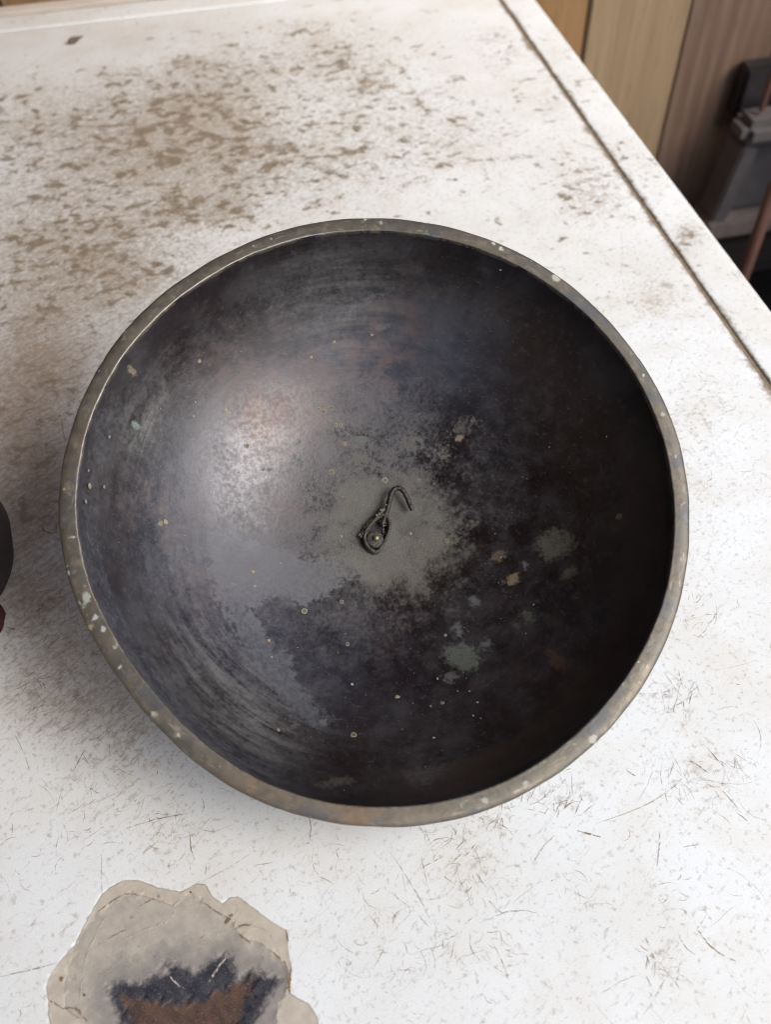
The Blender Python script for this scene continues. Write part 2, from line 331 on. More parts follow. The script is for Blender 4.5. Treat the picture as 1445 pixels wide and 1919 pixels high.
# burn region (a fine patch let into a hole of the sheet)
PAPER = [(190,1676),(205,1664),(232,1650),(260,1650),(297,1664),(337,1672),(369,1656),(385,1658),(397,1680),(417,1694),(428,1684),(445,1680),(477,1704),(510,1728),(538,1744),(540,1780),(546,1817),(541,1861),(560,1872),(578,1881),(594,1905),(600,1950),(540,2020),(420,2060),(300,2060),(150,2020),(100,1960),(90,1900),(90,1873),(86,1850),(92,1829),(112,1801),(140,1769),(160,1728)]
UNDER = [(120,1889),(121,1850),(124,1825),(148,1752),(165,1730),(180,1712),(233,1674),(269,1678),(321,1696),(340,1684),(357,1672),(380,1690),(405,1708),(433,1724),(440,1742),(457,1756),(490,1770),(514,1785),(530,1805),(540,1825),(534,1865),(520,1880),(518,1913),(500,1980),(400,2030),(250,2030),(150,1980),(150,1910)]
CHAR = [(200,1857),(204,1843),(230,1838),(261,1837),(309,1822),(303,1805),(333,1805),(350,1815),(361,1824),(389,1801),(429,1787),(438,1810),(443,1836),(461,1819),(482,1818),(526,1835),(508,1857),(500,1880),(485,1905),(477,1919),(450,1990),(300,2010),(235,1940),(216,1905)]
CORE = [(222,1862),(285,1872),(341,1878),(393,1860),(453,1833),(485,1820),(474,1861),(449,1913),(410,1980),(290,1980),(240,1920)]
wp = lambda L: at_z(L)[:, :2]
bp = wp(PAPER); bx0, by0 = bp.min(0)-.006; bx1, by1 = bp.max(0)+.006
xs = np.unique(np.r_[np.arange(TX0, bx0, .006), bx0, np.arange(bx0+.006, bx1-.004, .006), bx1, np.arange(bx1+.006, TX1-.003, .006), TX1-.003, TX1-.0012, TX1])
ys = np.unique(np.r_[np.arange(TY0, by0-.003, .006), by0, np.arange(by0+.006, by1-.004, .006), by1, np.arange(by1+.006, TY1-.004, .006), TY1-.003, TY1-.0012, TY1])
def ztop(xy):
    z = -.0008*sstep(xy[:, 0], TX1-.004, TX1)-.0008*sstep(xy[:, 1], TY1-.004, TY1)
    return z
def wob(t, s=0.): return .5*np.sin(t*71+s)+.5*np.sin(t*173+1.3+s)+.6*np.sin(t*37+2*s)
def line_top(co):
    dx = TX1-co[:, 0]; w = .0064+.0022*wob(co[:, 1]); m = (.80+.14*wob(co[:, 1]*.6))*np.exp(-(dx/np.maximum(w, .0018))**2)
    dy = TY1-co[:, 1]; return m+.33*np.exp(-(dx/.013)**2)*np.clip(wob(co[:, 1]*1.7, .7), 0, 1)+.25*np.exp(-(dy/.003)**2)
top = sheet('tabletop', xs, ys, table, ztop, (bx0, bx1, by0, by1), line_top)
# burnt patch: layers of laminate peeled down to the core
fx = np.linspace(bx0, bx1, 230); fy = np.linspace(by0, by1, 190); X, Y = np.meshgrid(fx, fy, indexing='ij'); xy = np.c_[X.ravel(), Y.ravel()]
dP, dU, dC, dK = (polysdf(xy, wp(L)) for L in (PAPER, UNDER, CHAR, CORE))
wig = .0004*(np.sin(xy[:, 0]*900+3*np.sin(xy[:, 1]*500))+np.sin(xy[:, 1]*1100+2*np.sin(xy[:, 0]*700)))
bz = -.00022*sstep(dP+wig, -.0005, .0006)-.00025*sstep(dU+wig*2, -.0003, .0005)-.0004*sstep(dC+wig*3, -.001, .0015)-.0005*sstep(dK+wig*3, -.001, .0015)
bme = fastmesh('burn_mark', np.c_[xy, bz], gridq(230, 190))
for nme, d in (('d_paper', dP), ('d_under', dU), ('d_char', dC), ('d_core', dK)): fattr(bme, nme, d)
fattr(bme, 'dirt', np.clip(gauss(xy, DIRT), -.4, 1.3)); fattr(bme, 'tint', np.clip(gauss(xy, TINT), 0, .85)); fattr(bme, 'line', np.zeros(len(xy)))
link('burn_mark', bme, MB, table)['label'] = 'burnt patch of peeled beige laminate with charred black and brown core'
# raised lips along the right and the back edge, rounded over
def lip_profile():
    a = np.linspace(math.pi, math.pi/2, 5); b = np.linspace(math.pi/2, -.3, 9)
    pts = [(0., -.004), (.0, -.0012)]+[(.0016+.0016*math.cos(t), -.0006+.0016*math.sin(t)) for t in a]
    w = LIPX-TX1-.0010
    pts += [(w*k, .0010+.0003*math.sin(math.pi*k)) for k in (.15, .3, .5, .7, .85)]
    pts += [(w-.003+.003*math.cos(t), -.002+.003*math.sin(t)) for t in b]+[(w, -.012), (w, -.034), (w-.004, -.036)]
    return np.array(pts)
LP = lip_profile()
def lip(name, along, x0, s0, s1, lkey):
    s = np.arange(s0, s1, .006); n = len(s); k = len(LP)
    V = np.zeros((n, k, 3))
    if along == 'y': V[..., 0] = x0+LP[None, :, 0]; V[..., 1] = s[:, None]
    else: V[..., 1] = x0+LP[None, :, 0]; V[..., 0] = s[:, None]
    V[..., 2] = LP[None, :, 1]
    q = gridq(n, k);  q = q[:, ::-1] if along == 'y' else q
    me = fastmesh(name, V.reshape(-1, 3), q); co = V.reshape(-1, 3)
    fattr(me, 'dirt', np.clip(gauss(co[:, :2], DIRT), -.3, 1.3)); fattr(me, 'tint', np.clip(gauss(co[:, :2], TINT), 0, .7))
    d = (co[:, 0] if along == 'y' else co[:, 1])-x0; t = co[:, 1] if along == 'y' else co[:, 0]
    fattr(me, 'line', lkey*np.exp(-(d/np.maximum(.0044+.0020*wob(t, 2.), .001))**2))
    return link(name, me, MT, table)
lip('edge_lip', 'y', TX1+.0010, TY0, LIPY, .85)
lip('edge_lip', 'x', TY1+.0006, TX0, TX1+.0, .25)
gv = []
for a, b in (((TX1-.002, TY0, -.0016), (TX1+.0030, LIPY-.001, -.0016)),):
    box('groove_grime', (a[0], a[1], -.006), (b[0], b[1], -.0004), M_grime, table, bevel=0)
box('backing_board', (TX0+.002, TY0+.002, -.034), (TX1-.002, TY1-.002, -.004), simple('chipboard', (.20, .15, .10), (.28, .21, .14), 120, .9), table, bevel=0)
box('back_strip', (TX0, LIPY+.0045, -.03), (LIPX-.02, LIPY+.023, .003), M_cream, table, bevel=.0015)
# ------------------------------------------------------------------ scratches in the laminate
class Ribbons:
    def __init__(s): s.V = []; s.F = []; s.S = []; s.n = 0; s.z = 0
    def add(s, P, w, st):
        P = np.asarray(P, float); n = len(P)
        t = np.gradient(P, axis=0); t /= np.linalg.norm(t, axis=1, keepdims=True)+1e-12; nr = np.c_[-t[:, 1], t[:, 0]]
        ww = w*np.sin(np.linspace(.12, math.pi-.12, n))**.6*(.7+.6*rng.random(n)); z = .00005+s.z*5e-8; s.z += 1
        A = np.c_[P+nr*ww[:, None]/2, np.full(n, z)]; B = np.c_[P-nr*ww[:, None]/2, np.full(n, z)]
        s.V.append(np.stack([A, B], 1).reshape(-1, 3)); b = s.n+2*np.arange(n-1)
        s.F.append(np.stack([b, b+1, b+3, b+2], 1)); s.S.append(np.full(2*n, st)); s.n += 2*n
R = Ribbons()
def inb(c): return TX0+.02 < c[0] < TX1-.006 and TY0+.02 < c[1] < TY1-.01 and not (bx0+.004 < c[0] < bx1-.004 and by0 < c[1] < by1-.008 and polysdf(np.array([c]), bp)[0] > -.003)
def arc(c, ang, L, bend, n):
    t = np.linspace(-.5, .5, n); x = t*L; y = bend*L*(t*t-.08)*2+np.cumsum(rng.normal(0, .010*L/n**.5, n))
    ca, sa = math.cos(ang), math.sin(ang); return c+np.c_[x*ca-y*sa, x*sa+y*ca]
def ascr(c, ang, L, w, st, bend=None):
    P = arc(np.asarray(c), ang, L, rng.normal(0, .25) if bend is None else bend, max(4, int(L/.003)))
    if all(inb(q) for q in P[::3]) and inb(P[-1]): R.add(P, w, st)
k = 0
while k < 3400:                                                   # loose hairline scratches, denser near the front
    c = np.array([rng.uniform(-.3, .32), rng.uniform(0, .75)**1.0]); k += 1
    if rng.random() > 1.15-c[1]*1.0: continue
    dd = .25+.75*min(1, gauss(c[None], DIRT)[0]+.35)
    if rng.random() > dd: continue
    ascr(c, rng.uniform(0, math.pi) if rng.random() < .5 else rng.normal(2.3, .5), rng.lognormal(-5.15, .75), rng.lognormal(-8.85, .45), rng.uniform(.25, .85)*(1 if rng.random() < .8 else 1.2))
for _ in range(220):                                              # tangles
    c = np.array([rng.uniform(-.25, .32), rng.uniform(.02, .62)]); s = rng.uniform(.003, .010); a0 = rng.uniform(0, math.pi); st = rng.uniform(.25, .7)
    if rng.random() > .45+gauss(c[None], DIRT)[0]: continue
    for _ in range(rng.integers(5, 17)):
        ascr(c+rng.normal(0, s, 2), a0+rng.normal(0, .9), rng.lognormal(-5.25, .5), rng.uniform(.00013, .00030), st*rng.uniform(.7, 1.4))
for c0, s, m, a0 in (((1000,1245),.006,22,.3),((1010,1310),.006,26,1.),((925,1530),.006,30,1.2),((855,1575),.006,22,.6),((1265,1450),.007,24,1.8),((1330,1480),.006,16,2.2),((890,1660),.007,22,1.5),((1270,1305),.006,20,1.),((1375,1430),.006,18,2.),((1240,1800),.006,22,1.9),((1000,1480),.006,20,.7),((940,1765),.005,14,2.6),((850,1770),.006,14,.4),((1060,1490),.008,26,.8),
                     ((60,1170),.009,34,.6),((110,1230),.010,34,.5),((150,1290),.012,40,.7),((60,1300),.010,28,.4),((230,1400),.010,26,.9),((300,1490),.010,22,.5),((210,1500),.010,20,.6),((90,1330),.01,26,.8),((330,1570),.008,18,.9),((120,1560),.012,22,.7),((560,1620),.008,14,1.2),((690,1650),.008,14,1.5),((760,1720),.008,14,1.5),((60,860),.012,26,.5),((70,760),.014,30,.5),((40,1080),.010,26,.5),((1320,900),.008,14,.4),((1310,1150),.008,20,.6)):
    c = at_z([c0])[0, :2]
    for _ in range(m): ascr(c+rng.normal(0, s, 2), a0+rng.normal(0, .6), rng.lognormal(-5.1, .5), rng.uniform(.00013, .00032), rng.uniform(.4, 1.))
LINES = [([(1082,1557),(1104,1563),(1127,1569)],.9,.9),([(1308,1742),(1325,1766),(1350,1787),(1380,1802)],.8,.85),([(1115,1545),(1190,1518),(1245,1488),(1300,1440)],.45,.6),([(1232,1625),(1236,1590),(1238,1555)],.5,.7),([(1000,1616),(1020,1585),(1040,1566)],.45,.6),([(1078,1525),(1092,1495)],.6,.75),([(1175,1443),(1192,1455)],.8,.85),([(1295,1425),(1330,1450)],.6,.8),([(1325,1400),(1360,1440)],.45,.7),([(1352,1478),(1392,1525)],.45,.7),([(1270,1650),(1278,1640)],.5,.6),([(1205,1905),(1240,1850),(1262,1800)],.4,.5),([(1130,1860),(1165,1840),(1200,1825)],.4,.6),([(1330,1740),(1385,1690)],.35,.4),([(960,1692),(985,1673),(1010,1653)],.35,.4),([(900,1730),(940,1712),(975,1707),(1012,1712)],.45,.6),([(882,1750),(883,1775),(890,1793)],.5,.55),([(780,1785),(830,1772)],.45,.6),([(730,1595),(760,1640),(790,1690),(805,1722)],.4,.5),([(790,1605),(803,1665)],.45,.6),
         ([(355,1558),(358,1590),(364,1612)],.55,.75),([(190,1600),(190,1640),(191,1676)],.45,.7),([(375,1655),(430,1625),(470,1600)],.35,.5),([(395,1560),(440,1545)],.3,.5),([(230,1556),(290,1536),(355,1524)],.5,.75),([(135,1448),(150,1420),(163,1400)],.6,.8),([(60,1280),(80,1320)],.4,.5),([(0,1830),(60,1818),(112,1803)],.6,.6),([(100,985),(106,990),(103,975)],.5,.6),([(80,985),(81,993),(92,999),(108,998)],1.2,1.),([(80,983),(93,976),(98,968)],.5,.7),([(65,1148),(75,1140),(82,1130)],.8,.8),([(45,1165),(46,1150)],.7,.7),([(10,1175),(45,1185)],.6,.7),([(0,155),(60,120),(98,88)],.8,.45),([(40,260),(48,290),(55,330)],.6,.4),([(0,365),(60,355),(140,345),(190,338)],.9,.35),([(138,150),(139,180)],1.,.5),([(310,545),(325,525),(345,510)],.5,.4),([(65,930),(70,880)],.5,.5),([(115,790),(122,830)],.7,.7),
         ([(905,300),(912,325),(917,340)],.6,.5),([(1165,430),(1167,470),(1165,520)],.4,.35),([(1140,560),(1150,600)],.4,.4),([(1225,650),(1245,635)],.4,.5),([(1190,1510),(1215,1470),(1230,1420)],.3,.4),([(1235,1100),(1310,1165)],.3,.3),([(1250,1255),(1300,1300)],.4,.6),([(1245,1260),(1280,1310)],.4,.6),([(1190,1300),(1260,1302)],.4,.5),([(1262,1192),(1268,1198),(1275,1200)],.5,.7),([(1300,1190),(1312,1195)],.6,.7),([(240,1250),(300,1260)],.3,.3)]
for pts, w, st in LINES:
    P = catmull(at_z(pts)[:, :2], 6); P = P+rng.normal(0, .00012, P.shape); R.add(P, w*.00085, st*.95)
sm = fastmesh('scratches', np.concatenate(R.V), np.concatenate(R.F)); fattr(sm, 'strength', np.concatenate(R.S))
tag(link('scratches', sm, MS, table), kind='stuff')

RF = Ribbons()
for pts, w in (([(148,1880),(152,1850),(160,1800),(180,1750),(210,1700),(232,1680)],.0009),([(225,1764),(270,1744),(310,1728),(325,1712),(327,1690),(340,1675),(372,1660)],.0010),([(389,1846),(404,1820),(424,1794)],.0010),([(315,1827),(332,1845),(345,1853)],.0007),([(420,1697),(435,1693),(448,1704),(430,1722)],.0007),([(470,1735),(500,1745),(515,1768)],.0008)):
    RF.add(catmull(wp(pts), 6)+rng.normal(0, .0001, (len(catmull(wp(pts), 6)), 2)), w, .8)
fm_ = fastmesh('paper_folds', np.concatenate(RF.V), np.concatenate(RF.F)); fattr(fm_, 'strength', np.concatenate(RF.S))
def fold_material(name, c1, c2):
    M = Mat(name); p = M.obj(); a = M.mul(M.attr('strength'), M.ss(M.noise(p, 300, 3, .6), .38, .62)); M.out(M.mix(M.noise(p, 200), c1, c2), .8)
    tr = M.N.new('ShaderNodeBsdfTransparent'); mx = M.N.new('ShaderNodeMixShader'); M.put(mx.inputs[0], a); M.t.links.new(tr.outputs[0], mx.inputs[1]); M.t.links.new(M.bsdf.outputs[0], mx.inputs[2])
    M.t.links.new(mx.outputs[0], M.N['Material Output'].inputs[0]); return M.m
tag(link('paper_folds', fm_, fold_material('raised_paper_fold', (.62, .57, .48), (.52, .48, .41)), table), kind='stuff')
RC = Ribbons()
for pts, w in (([(180,1712),(200,1696),(233,1676),(262,1678)],.0006),([(420,1731),(428,1724),(436,1712)],.0016),([(440,1742),(452,1735),(472,1732)],.0010),([(447,1750),(470,1768)],.0007),([(433,1724),(405,1708),(380,1692)],.0006),([(510,1783),(530,1800),(542,1822)],.0007),([(90,1874),(105,1882),(120,1892)],.0007),([(120,1890),(142,1890),(155,1905),(165,1915)],.0009),([(258,1700),(275,1690),(290,1685)],.0005),([(300,1680),(296,1676)],.0012),([(545,1815),(542,1845),(543,1862)],.0012),([(535,1745),(541,1765)],.0005),([(115,1840),(113,1830)],.0018),([(246,1720),(247,1717)],.0012),([(156,1864),(158,1866)],.0012),([(200,1760),(240,1740)],.0004),([(356,1673),(358,1671)],.001)):
    Q = catmull(wp(pts), 6); RC.add(Q+rng.normal(0, .00015, Q.shape), w, .8)
for _ in range(140):
    q = np.array([rng.uniform(100, 560), rng.uniform(1660, 1915)])
    c = at_z([q])[0, :2]
    if polysdf(c[None], wp(UNDER))[0] > .002 and polysdf(c[None], wp(CHAR))[0] < 0: RC.add(arc(c, rng.uniform(0, 3.1), rng.lognormal(-6.2, .5), rng.normal(0, .3), 4), rng.uniform(.0002, .0006), rng.uniform(.15, .5))
cm_ = fastmesh('paper_cracks', np.concatenate(RC.V), np.concatenate(RC.F)); fattr(cm_, 'strength', np.concatenate(RC.S))
tag(link('paper_cracks', cm_, MS, table), kind='stuff')

# ------------------------------------------------------------------ the bowl
BC = np.array([0.05003816, 0.26867634, -0.32570744])+CAMP            # centre of the rim circle
BN = np.array([0.02933353, -0.3973124, 0.91721448]); BN /= np.linalg.norm(BN)
BA = np.cross(BN, [0, 1, 0]); BA /= np.linalg.norm(BA); BA = BA if BA[0] > 0 else -BA
BB = np.cross(BN, BA)
pp = lambda s: np.array([[float(a) for a in q.split(',')] for q in s.split()])
OUT = pp("400,483 307.6,543.2 266,582.7 224.6,626.3 197.6,661.6 175.8,696.9 452,456.8 530.8,428.8 607.6,412.2 696.9,405.5 762.3,409 845.3,423.6 907.6,442.3 949,460 1000,484 1068.5,530 1114.2,570.4 1155.7,612 1186.8,651.4 1218,697 1246,749 1268.9,801.6 1286,875 1295.4,945.4 1295.7,984.5 1293,1047 1285.4,1087.4 1270.5,1149 1248,1208.8 1218.2,1270.5 1188.3,1317.2 1160.2,1347 750,1551 822.7,1543.4 900,1524 968,1496.2 1040.6,1455 1100,1410 400,1454 472.7,1496.5 545.3,1523.2 618,1541.3 702.7,1550.5 120.5,1072 145.4,1141.3 173,1199.5 217.3,1266 261.6,1324 319.8,1390.5 380.7,1443 146.3,757 121.3,834 109.8,919.7 108.3,971.8 113,1024")
INN = pp("400,512 318,572 276.5,611.8 241.2,653.3 210,696.9 483,471.3 545.3,450.6 582.7,442.9 645,433.6 699,431.3 783,436 845.3,451.6 897.2,467.2 949,485.9 1000,512.9 1062.3,558 1118.3,607.8 1166,666 1199.3,717.8 1216,749 1236,796.9 1254,867.3 1263.4,937.6 1264.2,976.7 1261,1047 1252.7,1087.4 1236.8,1145.3 1208.8,1208.8 1169.6,1274.2 1132.2,1324.7 1108,1349 750,1511 834.8,1502.2 919.5,1475.6 992.2,1439.3 1052.7,1397 400,1410.5 448.4,1442 509,1471 581.6,1495.3 654.3,1508.6 727,1512.8 156.4,1058 175.8,1122 206.3,1182.9 256,1254.8 317,1326.8 366.8,1379.4 488.6,1462.5 173.4,773.8 150.4,851 143,919.7 143.8,971.8 150.4,1017.6")
def on_plane(p, h=0.):
    w = wray(p); O = BC+BN*h; t = ((O-CAMP)@BN)/(w@BN); X = CAMP+w*t[:, None]-BC; return np.c_[X@BA, X@BB]
def rfun(pts, kk=9):
    q = on_plane(pts); th = np.arctan2(q[:, 1], q[:, 0]); r = np.hypot(q[:, 0], q[:, 1])
    D = lambda t: np.stack([np.ones_like(t)]+[g(k*t) for k in range(1, kk) for g in (np.cos, np.sin)], 1)
    A = D(th); reg = np.diag([0]+[.02*k*k for k in range(1, kk) for _ in (0, 1)])
    c = np.linalg.solve(A.T@A+reg*.1, A.T@r); return lambda t: D(np.ravel(t))@c
ro, ri = rfun(OUT), rfun(INN)
DEPTH = 0.0805
def hprof(s): return -DEPTH*(1-np.clip(s, 0, 1)**2.45)**(1/1.62)      # inner height, s = r / r_inner
NT = 720
TH = np.linspace(0, 2*math.pi, NT, endpoint=False)
RI, RO = ri(TH), ro(TH); RIm = RI.mean()
def l2w(u, v, h): return BC+np.multiply.outer(u, BA)+np.multiply.outer(v, BB)+np.multiply.outer(h, BN)
def radial(s): # how far the rim's dents reach down
    return RIm*s[:, None]+(RI-RIm)[None, :]*(s[:, None]**5)
# parameter along the inner profile, fine near the wall
g = np.linspace(0, 1, 210); ss_ = np.sin(g*math.pi/2)**.92; ss_[0] = 0.004
RR = radial(ss_); HH = np.repeat(hprof(ss_)[:, None], NT, 1)
HH[-1] = -.0012; RR[-1] = RI+.0003                                   # lower edge of the rim's inner chamfer
U = RR*np.cos(TH); V_ = RR*np.sin(TH)
inner = l2w(U, V_, HH).reshape(-1, 3)
UV = np.c_[U.ravel(), V_.ravel()]
def on_bowl(p):
    """where the line of sight through a photo point meets the inside of the bowl: disc coordinates"""
    w = wray(p); ts = np.linspace(.25, .7, 2500); out = []
    for q in w:
        X = CAMP+q*ts[:, None]-BC; u, v, h = X@BA, X@BB, X@BN; r = np.hypot(u, v)
        k = np.argmax(h < hprof(r/RIm)); out.append((u[k], v[k]))
    return np.array(out)
bowl = tag(empty('bronze_bowl', tuple(BC-BN*DEPTH)), 'dark patinated bronze bowl lying mouth up on the table with a small hook bolted inside', 'bowl')
PX = 1/3700.                                                          # metres per photo pixel on the bowl
def blobs(uv, L, fall=1.):
    a = np.zeros(len(uv)); c = np.zeros((len(uv), 3)); best = np.full(len(uv), -9.)
    ctr = on_bowl([(b[0], b[1]) for b in L])
    for (px, py, rx, ry, ang, s, col), q in zip(L, ctr):
        d = uv-q; ca, sa = math.cos(math.radians(ang)), math.sin(math.radians(ang)); x = d[:, 0]*ca+d[:, 1]*sa; y = -d[:, 0]*sa+d[:, 1]*ca
        f = s*(1-np.hypot(x/(rx*PX), y/(ry*PX))**1.0*.78); a = np.maximum(a, np.clip(f, 0, 1)); k = f > best; c[k] = col; best[k] = f[k]
    return a, c
G1, G2, KH, TAN, ORG, BR, GY, PB = (.115,.15,.115), (.085,.10,.07), (.125,.128,.078), (.36,.27,.16), (.15,.085,.045), (.07,.05,.035), (.14,.145,.15), (.17,.20,.21)
SP = [(1040,1020,42,40,0,1,KH),(868,1232,36,46,60,.95,G1),(845,1268,26,20,0,.7,GY),(860,1185,22,30,0,.62,GY),(912,1208,18,20,0,.62,GY),(934,1044,20,15,20,1,ORG),(962,1086,18,14,30,1,TAN),(952,1088,36,26,20,.45,BR),(985,1058,14,16,0,.6,(.2,.2,.23)),(1066,1076,24,15,20,.75,KH),(1045,1240,20,32,10,.75,ORG),(992,1158,22,24,0,.7,G2),(970,1168,14,18,0,.6,G2),(889,1125,16,16,0,.7,G1),(1078,1118,10,14,0,.55,KH),(862,820,15,10,20,.9,TAN),(865,805,34,30,0,.6,BR),(888,790,22,20,0,.5,KH),
      (252,795,8,8,0,1,(.22,.38,.28)),(678,824,17,13,0,.95,G1),(605,811,9,7,0,.9,G1),(562,865,13,16,30,.8,G1),(495,880,18,8,0,.7,G2),(560,830,9,10,0,.75,G1),(640,832,10,8,0,.9,ORG),(646,832,7,7,0,.95,TAN),(620,885,9,8,0,.75,KH),(670,860,34,18,0,.6,KH),(720,880,30,16,0,.6,G2),(640,915,26,22,0,.6,KH),(770,830,40,34,0,.55,KH),(830,850,46,34,0,.5,KH),(585,925,7,7,0,.8,KH),
      (245,690,8,8,0,1,TAN),(630,1466,44,10,-4,.8,(.12,.10,.075)),(800,1452,56,22,8,.68,(.085,.082,.075)),(1160,968,7,9,0,.85,TAN),(1008,1125,7,8,0,.5,BR),(1100,1045,12,12,0,.55,BR),(545,1365,20,8,20,.6,GY),(615,1350,30,20,0,.5,GY),(460,835,7,6,0,.8,PB),(440,1095,9,7,0,.6,PB),(845,1010,50,36,0,.55,KH),(880,985,40,34,0,.4,KH),(800,1100,26,16,0,.45,BR),(300,980,5,8,0,.9,TAN),(720,612,30,10,0,.65,GY),(650,590,50,24,0,.5,GY),(690,655,26,14,0,.4,(.12,.05,.04)),(815,552,12,8,0,.5,ORG),(700,555,50,12,0,.45,GY)]
spot, scol = blobs(UV, SP)
duc = on_bowl([(735, 985), (690, 950), (640, 1010), (800, 1020), (760, 1050), (700, 1060)]); dust = np.zeros(len(UV))
for q, r, s in zip(duc, (110, 110, 110, 110, 80, 60), (.70, .50, .30, .50, .35, .25)): dust += s*np.exp(-(np.hypot(*(UV-q).T)/(r*PX))**2)
filmP = on_bowl([(386,1000),(392,1060),(402,1125),(430,1165),(455,1225),(500,1275),(520,1312),(560,1342),(602,1372),(612,1352),(578,1300),(545,1255),(557,1240),(522,1212),(486,1166),(478,1143),(520,1122),(575,1136),(602,1128),(640,1090),(700,1085),(690,1050),(600,1045),(530,1030),(470,1000),(430,975)])
film = polysdf(UV, filmP)
pal = np.zeros(len(UV))
for px, py, r, s in ((252,812,26,.9),(268,782,26,.7),(284,752,24,.45),(240,835,20,.5),(440,1290,90,.85),(380,1180,80,.6),(520,1380,80,.6),(330,1050,70,.35),(640,590,90,.55),(560,560,90,.35),(800,1450,70,.2),(300,720,90,.35),(250,900,70,.3),(700,470,110,.25),(460,840,70,.45),(300,1250,80,.25),(430,1400,80,.3)):
    pal += s*np.exp(-(np.hypot(*(UV-on_bowl([(px, py)])[0]).T)/(r*PX))**2)
cop = np.zeros(len(UV))
for px, py, r, s in ((700,660,80,.7),(560,700,80,.5),(500,780,60,.8),(480,790,40,.8),(390,1120,60,.5),(280,960,70,.35),(420,700,70,.4),(590,760,60,.4),(750,590,60,.3),(540,950,60,.3),(760,1150,80,.15),(1000,1260,120,.15)):
    cop += s*np.exp(-(np.hypot(*(UV-on_bowl([(px, py)])[0]).T)/(r*PX))**2)
fq = on_bowl([(560, 1010), (760, 1010)]); filmw = 1-sstep(UV[:, 0]+.35*(UV[:, 1]-fq[0, 1]), fq[0, 0], fq[1, 0])
def add_attrs(me, n, **kw):
    for k in ('filmw', 'dust', 'film', 'spot', 'pale', 'copper'):
        base = np.full(n, -.05 if k == 'film' else 0.); v = kw.get(k)
        if v is not None: base[:len(v)] = v
        fattr(me, k, base)
    lb = np.zeros(n); lb[:len(ss_)*NT] = (sstep(ss_, .895, .925)[:, None]*sstep(np.cos(TH-math.radians(-48)), .45, .8)[None]*(1-sstep(ss_, .988, .995))[:, None]).ravel(); fattr(me, 'lip_bounce', lb)  # bounced light on the lower-right inner lip, put into the colour
    ld = np.zeros(n); ld[:len(ss_)*NT] = (sstep(ss_, .952, .966)[:, None]*sstep(np.cos(TH-math.radians(195)), .55, .85)[None]).ravel(); fattr(me, 'lip_dull', ld)  # weaker sheen under the left rim, put in as a darker, rougher band
    c = np.zeros((n, 3)); v = kw.get('spot_col')
    if v is not None: c[:len(v)] = v
    cattr(me, 'spot_col', c)
# outside skin
WALL = .0042
go = np.linspace(0, 1, 70); so_ = np.sin(go*math.pi/2); so_[0] = .004
Ro_ = (RIm+WALL)*so_[:, None]+(RO-.0006-(RIm+WALL))[None, :]*(so_[:, None]**6)
Ho = np.repeat((-(DEPTH+WALL)*(1-np.clip(so_, 0, 1)**2.45)**(1/1.62))[:, None], NT, 1); Ho[-1] = -.0024
outer = l2w(Ro_*np.cos(TH), Ro_*np.sin(TH), Ho).reshape(-1, 3)
nin = len(inner)
qi = gridq(len(ss_), NT, True); qo = gridq(len(so_), NT, True)[:, ::-1]+nin
bme = fastmesh('body', np.concatenate([inner, outer]), np.concatenate([qi, qo]))
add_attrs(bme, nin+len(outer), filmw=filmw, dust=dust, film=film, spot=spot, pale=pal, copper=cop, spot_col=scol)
rr_ = np.r_[RR.ravel(), Ro_.ravel()]; tt_ = np.r_[np.tile(TH, len(ss_)), np.tile(TH, len(so_))]
vattr(bme, 'pol', np.c_[2.2*np.cos(tt_), 2.2*np.sin(tt_), rr_*260])
link('body', bme, MBOWL, bowl)
# rim band: chamfered inside, rounded outside
W1 = np.array([0, .0012, .0022]);
prof = [(0., .0003, -.0016, 1), (0., .0, -.0007, 1), (.0, .00035, -.0001, 1), (.0, .0008, .0001, 0)]
rimv = []; rw = []
wid = RO-RI
def rimring(f, off, h): return RI+f*wid+off, h
rows = [(0, -.0002, -.0030, 0.), (0, -.00015, -.0009, .0), (0, .0, -.0004, .7), (0, .00015, -.00015, 1.), (0, .00035, -.00002, .3), (0, .0008, 0., 0.), (.3, 0, .00015, 0), (.5, 0, .0002, 0), (.7, 0, .00012, 0), (1, -.0016, -.0001, 0), (1, -.0008, -.0004, 0), (1, -.0002, -.0011, 0), (1, 0, -.002, 0), (1, -.0001, -.004, 0), (1, -.0014, -.006, 0)]
nick = 1+.0*TH
for f, o, h, w in rows:
    wob_ = .00007*np.sin(TH*23+1)+.00005*np.sin(TH*61)+.00006*rng.normal(0, 1, NT) if f == 0 else .00008*np.sin(TH*37+2)
    if f == 1: wob_ = wob_+0.00006*np.sin(TH*11+.6)+.00005*np.sin(TH*29)-sum(.5*d*np.exp(-((np.angle(np.exp(1j*(TH-math.radians(a_)))))/w_2)**2) for a_, d, w_2 in ((136, .0007, .010), (145, .0006, .012), (71, .0004, .01), (20, .0004, .012), (-60, .0005, .015), (-118, .0004, .02), (178, .0005, .012)))
    r = RI+f*wid+o+wob_*(1 if (f == 0 and h > -.002) or f == 1 else .4); rimv.append(l2w(r*np.cos(TH), r*np.sin(TH), np.full(NT, h))); rw.append(np.full(NT, w))
rv = np.concatenate(rimv); rme = fastmesh('rim', rv, gridq(len(rows), NT, True))
fr = np.concatenate(rw); tht = np.tile(TH, len(rows))
wang = .5+.5*np.cos(tht-math.radians(140)); fattr(rme, 'worn', fr*sstep(wang, .72, .90))  # upper-left glint of the worn inner chamfer, put into the colour
rl = np.hypot((rv-BC)@BA, (rv-BC)@BB); vattr(rme, 'pol', np.c_[30*np.cos(tht), 30*np.sin(tht), rl*300])
GP, YP, WP = (.27,.31,.24), (.36,.27,.13), (.38,.40,.37)
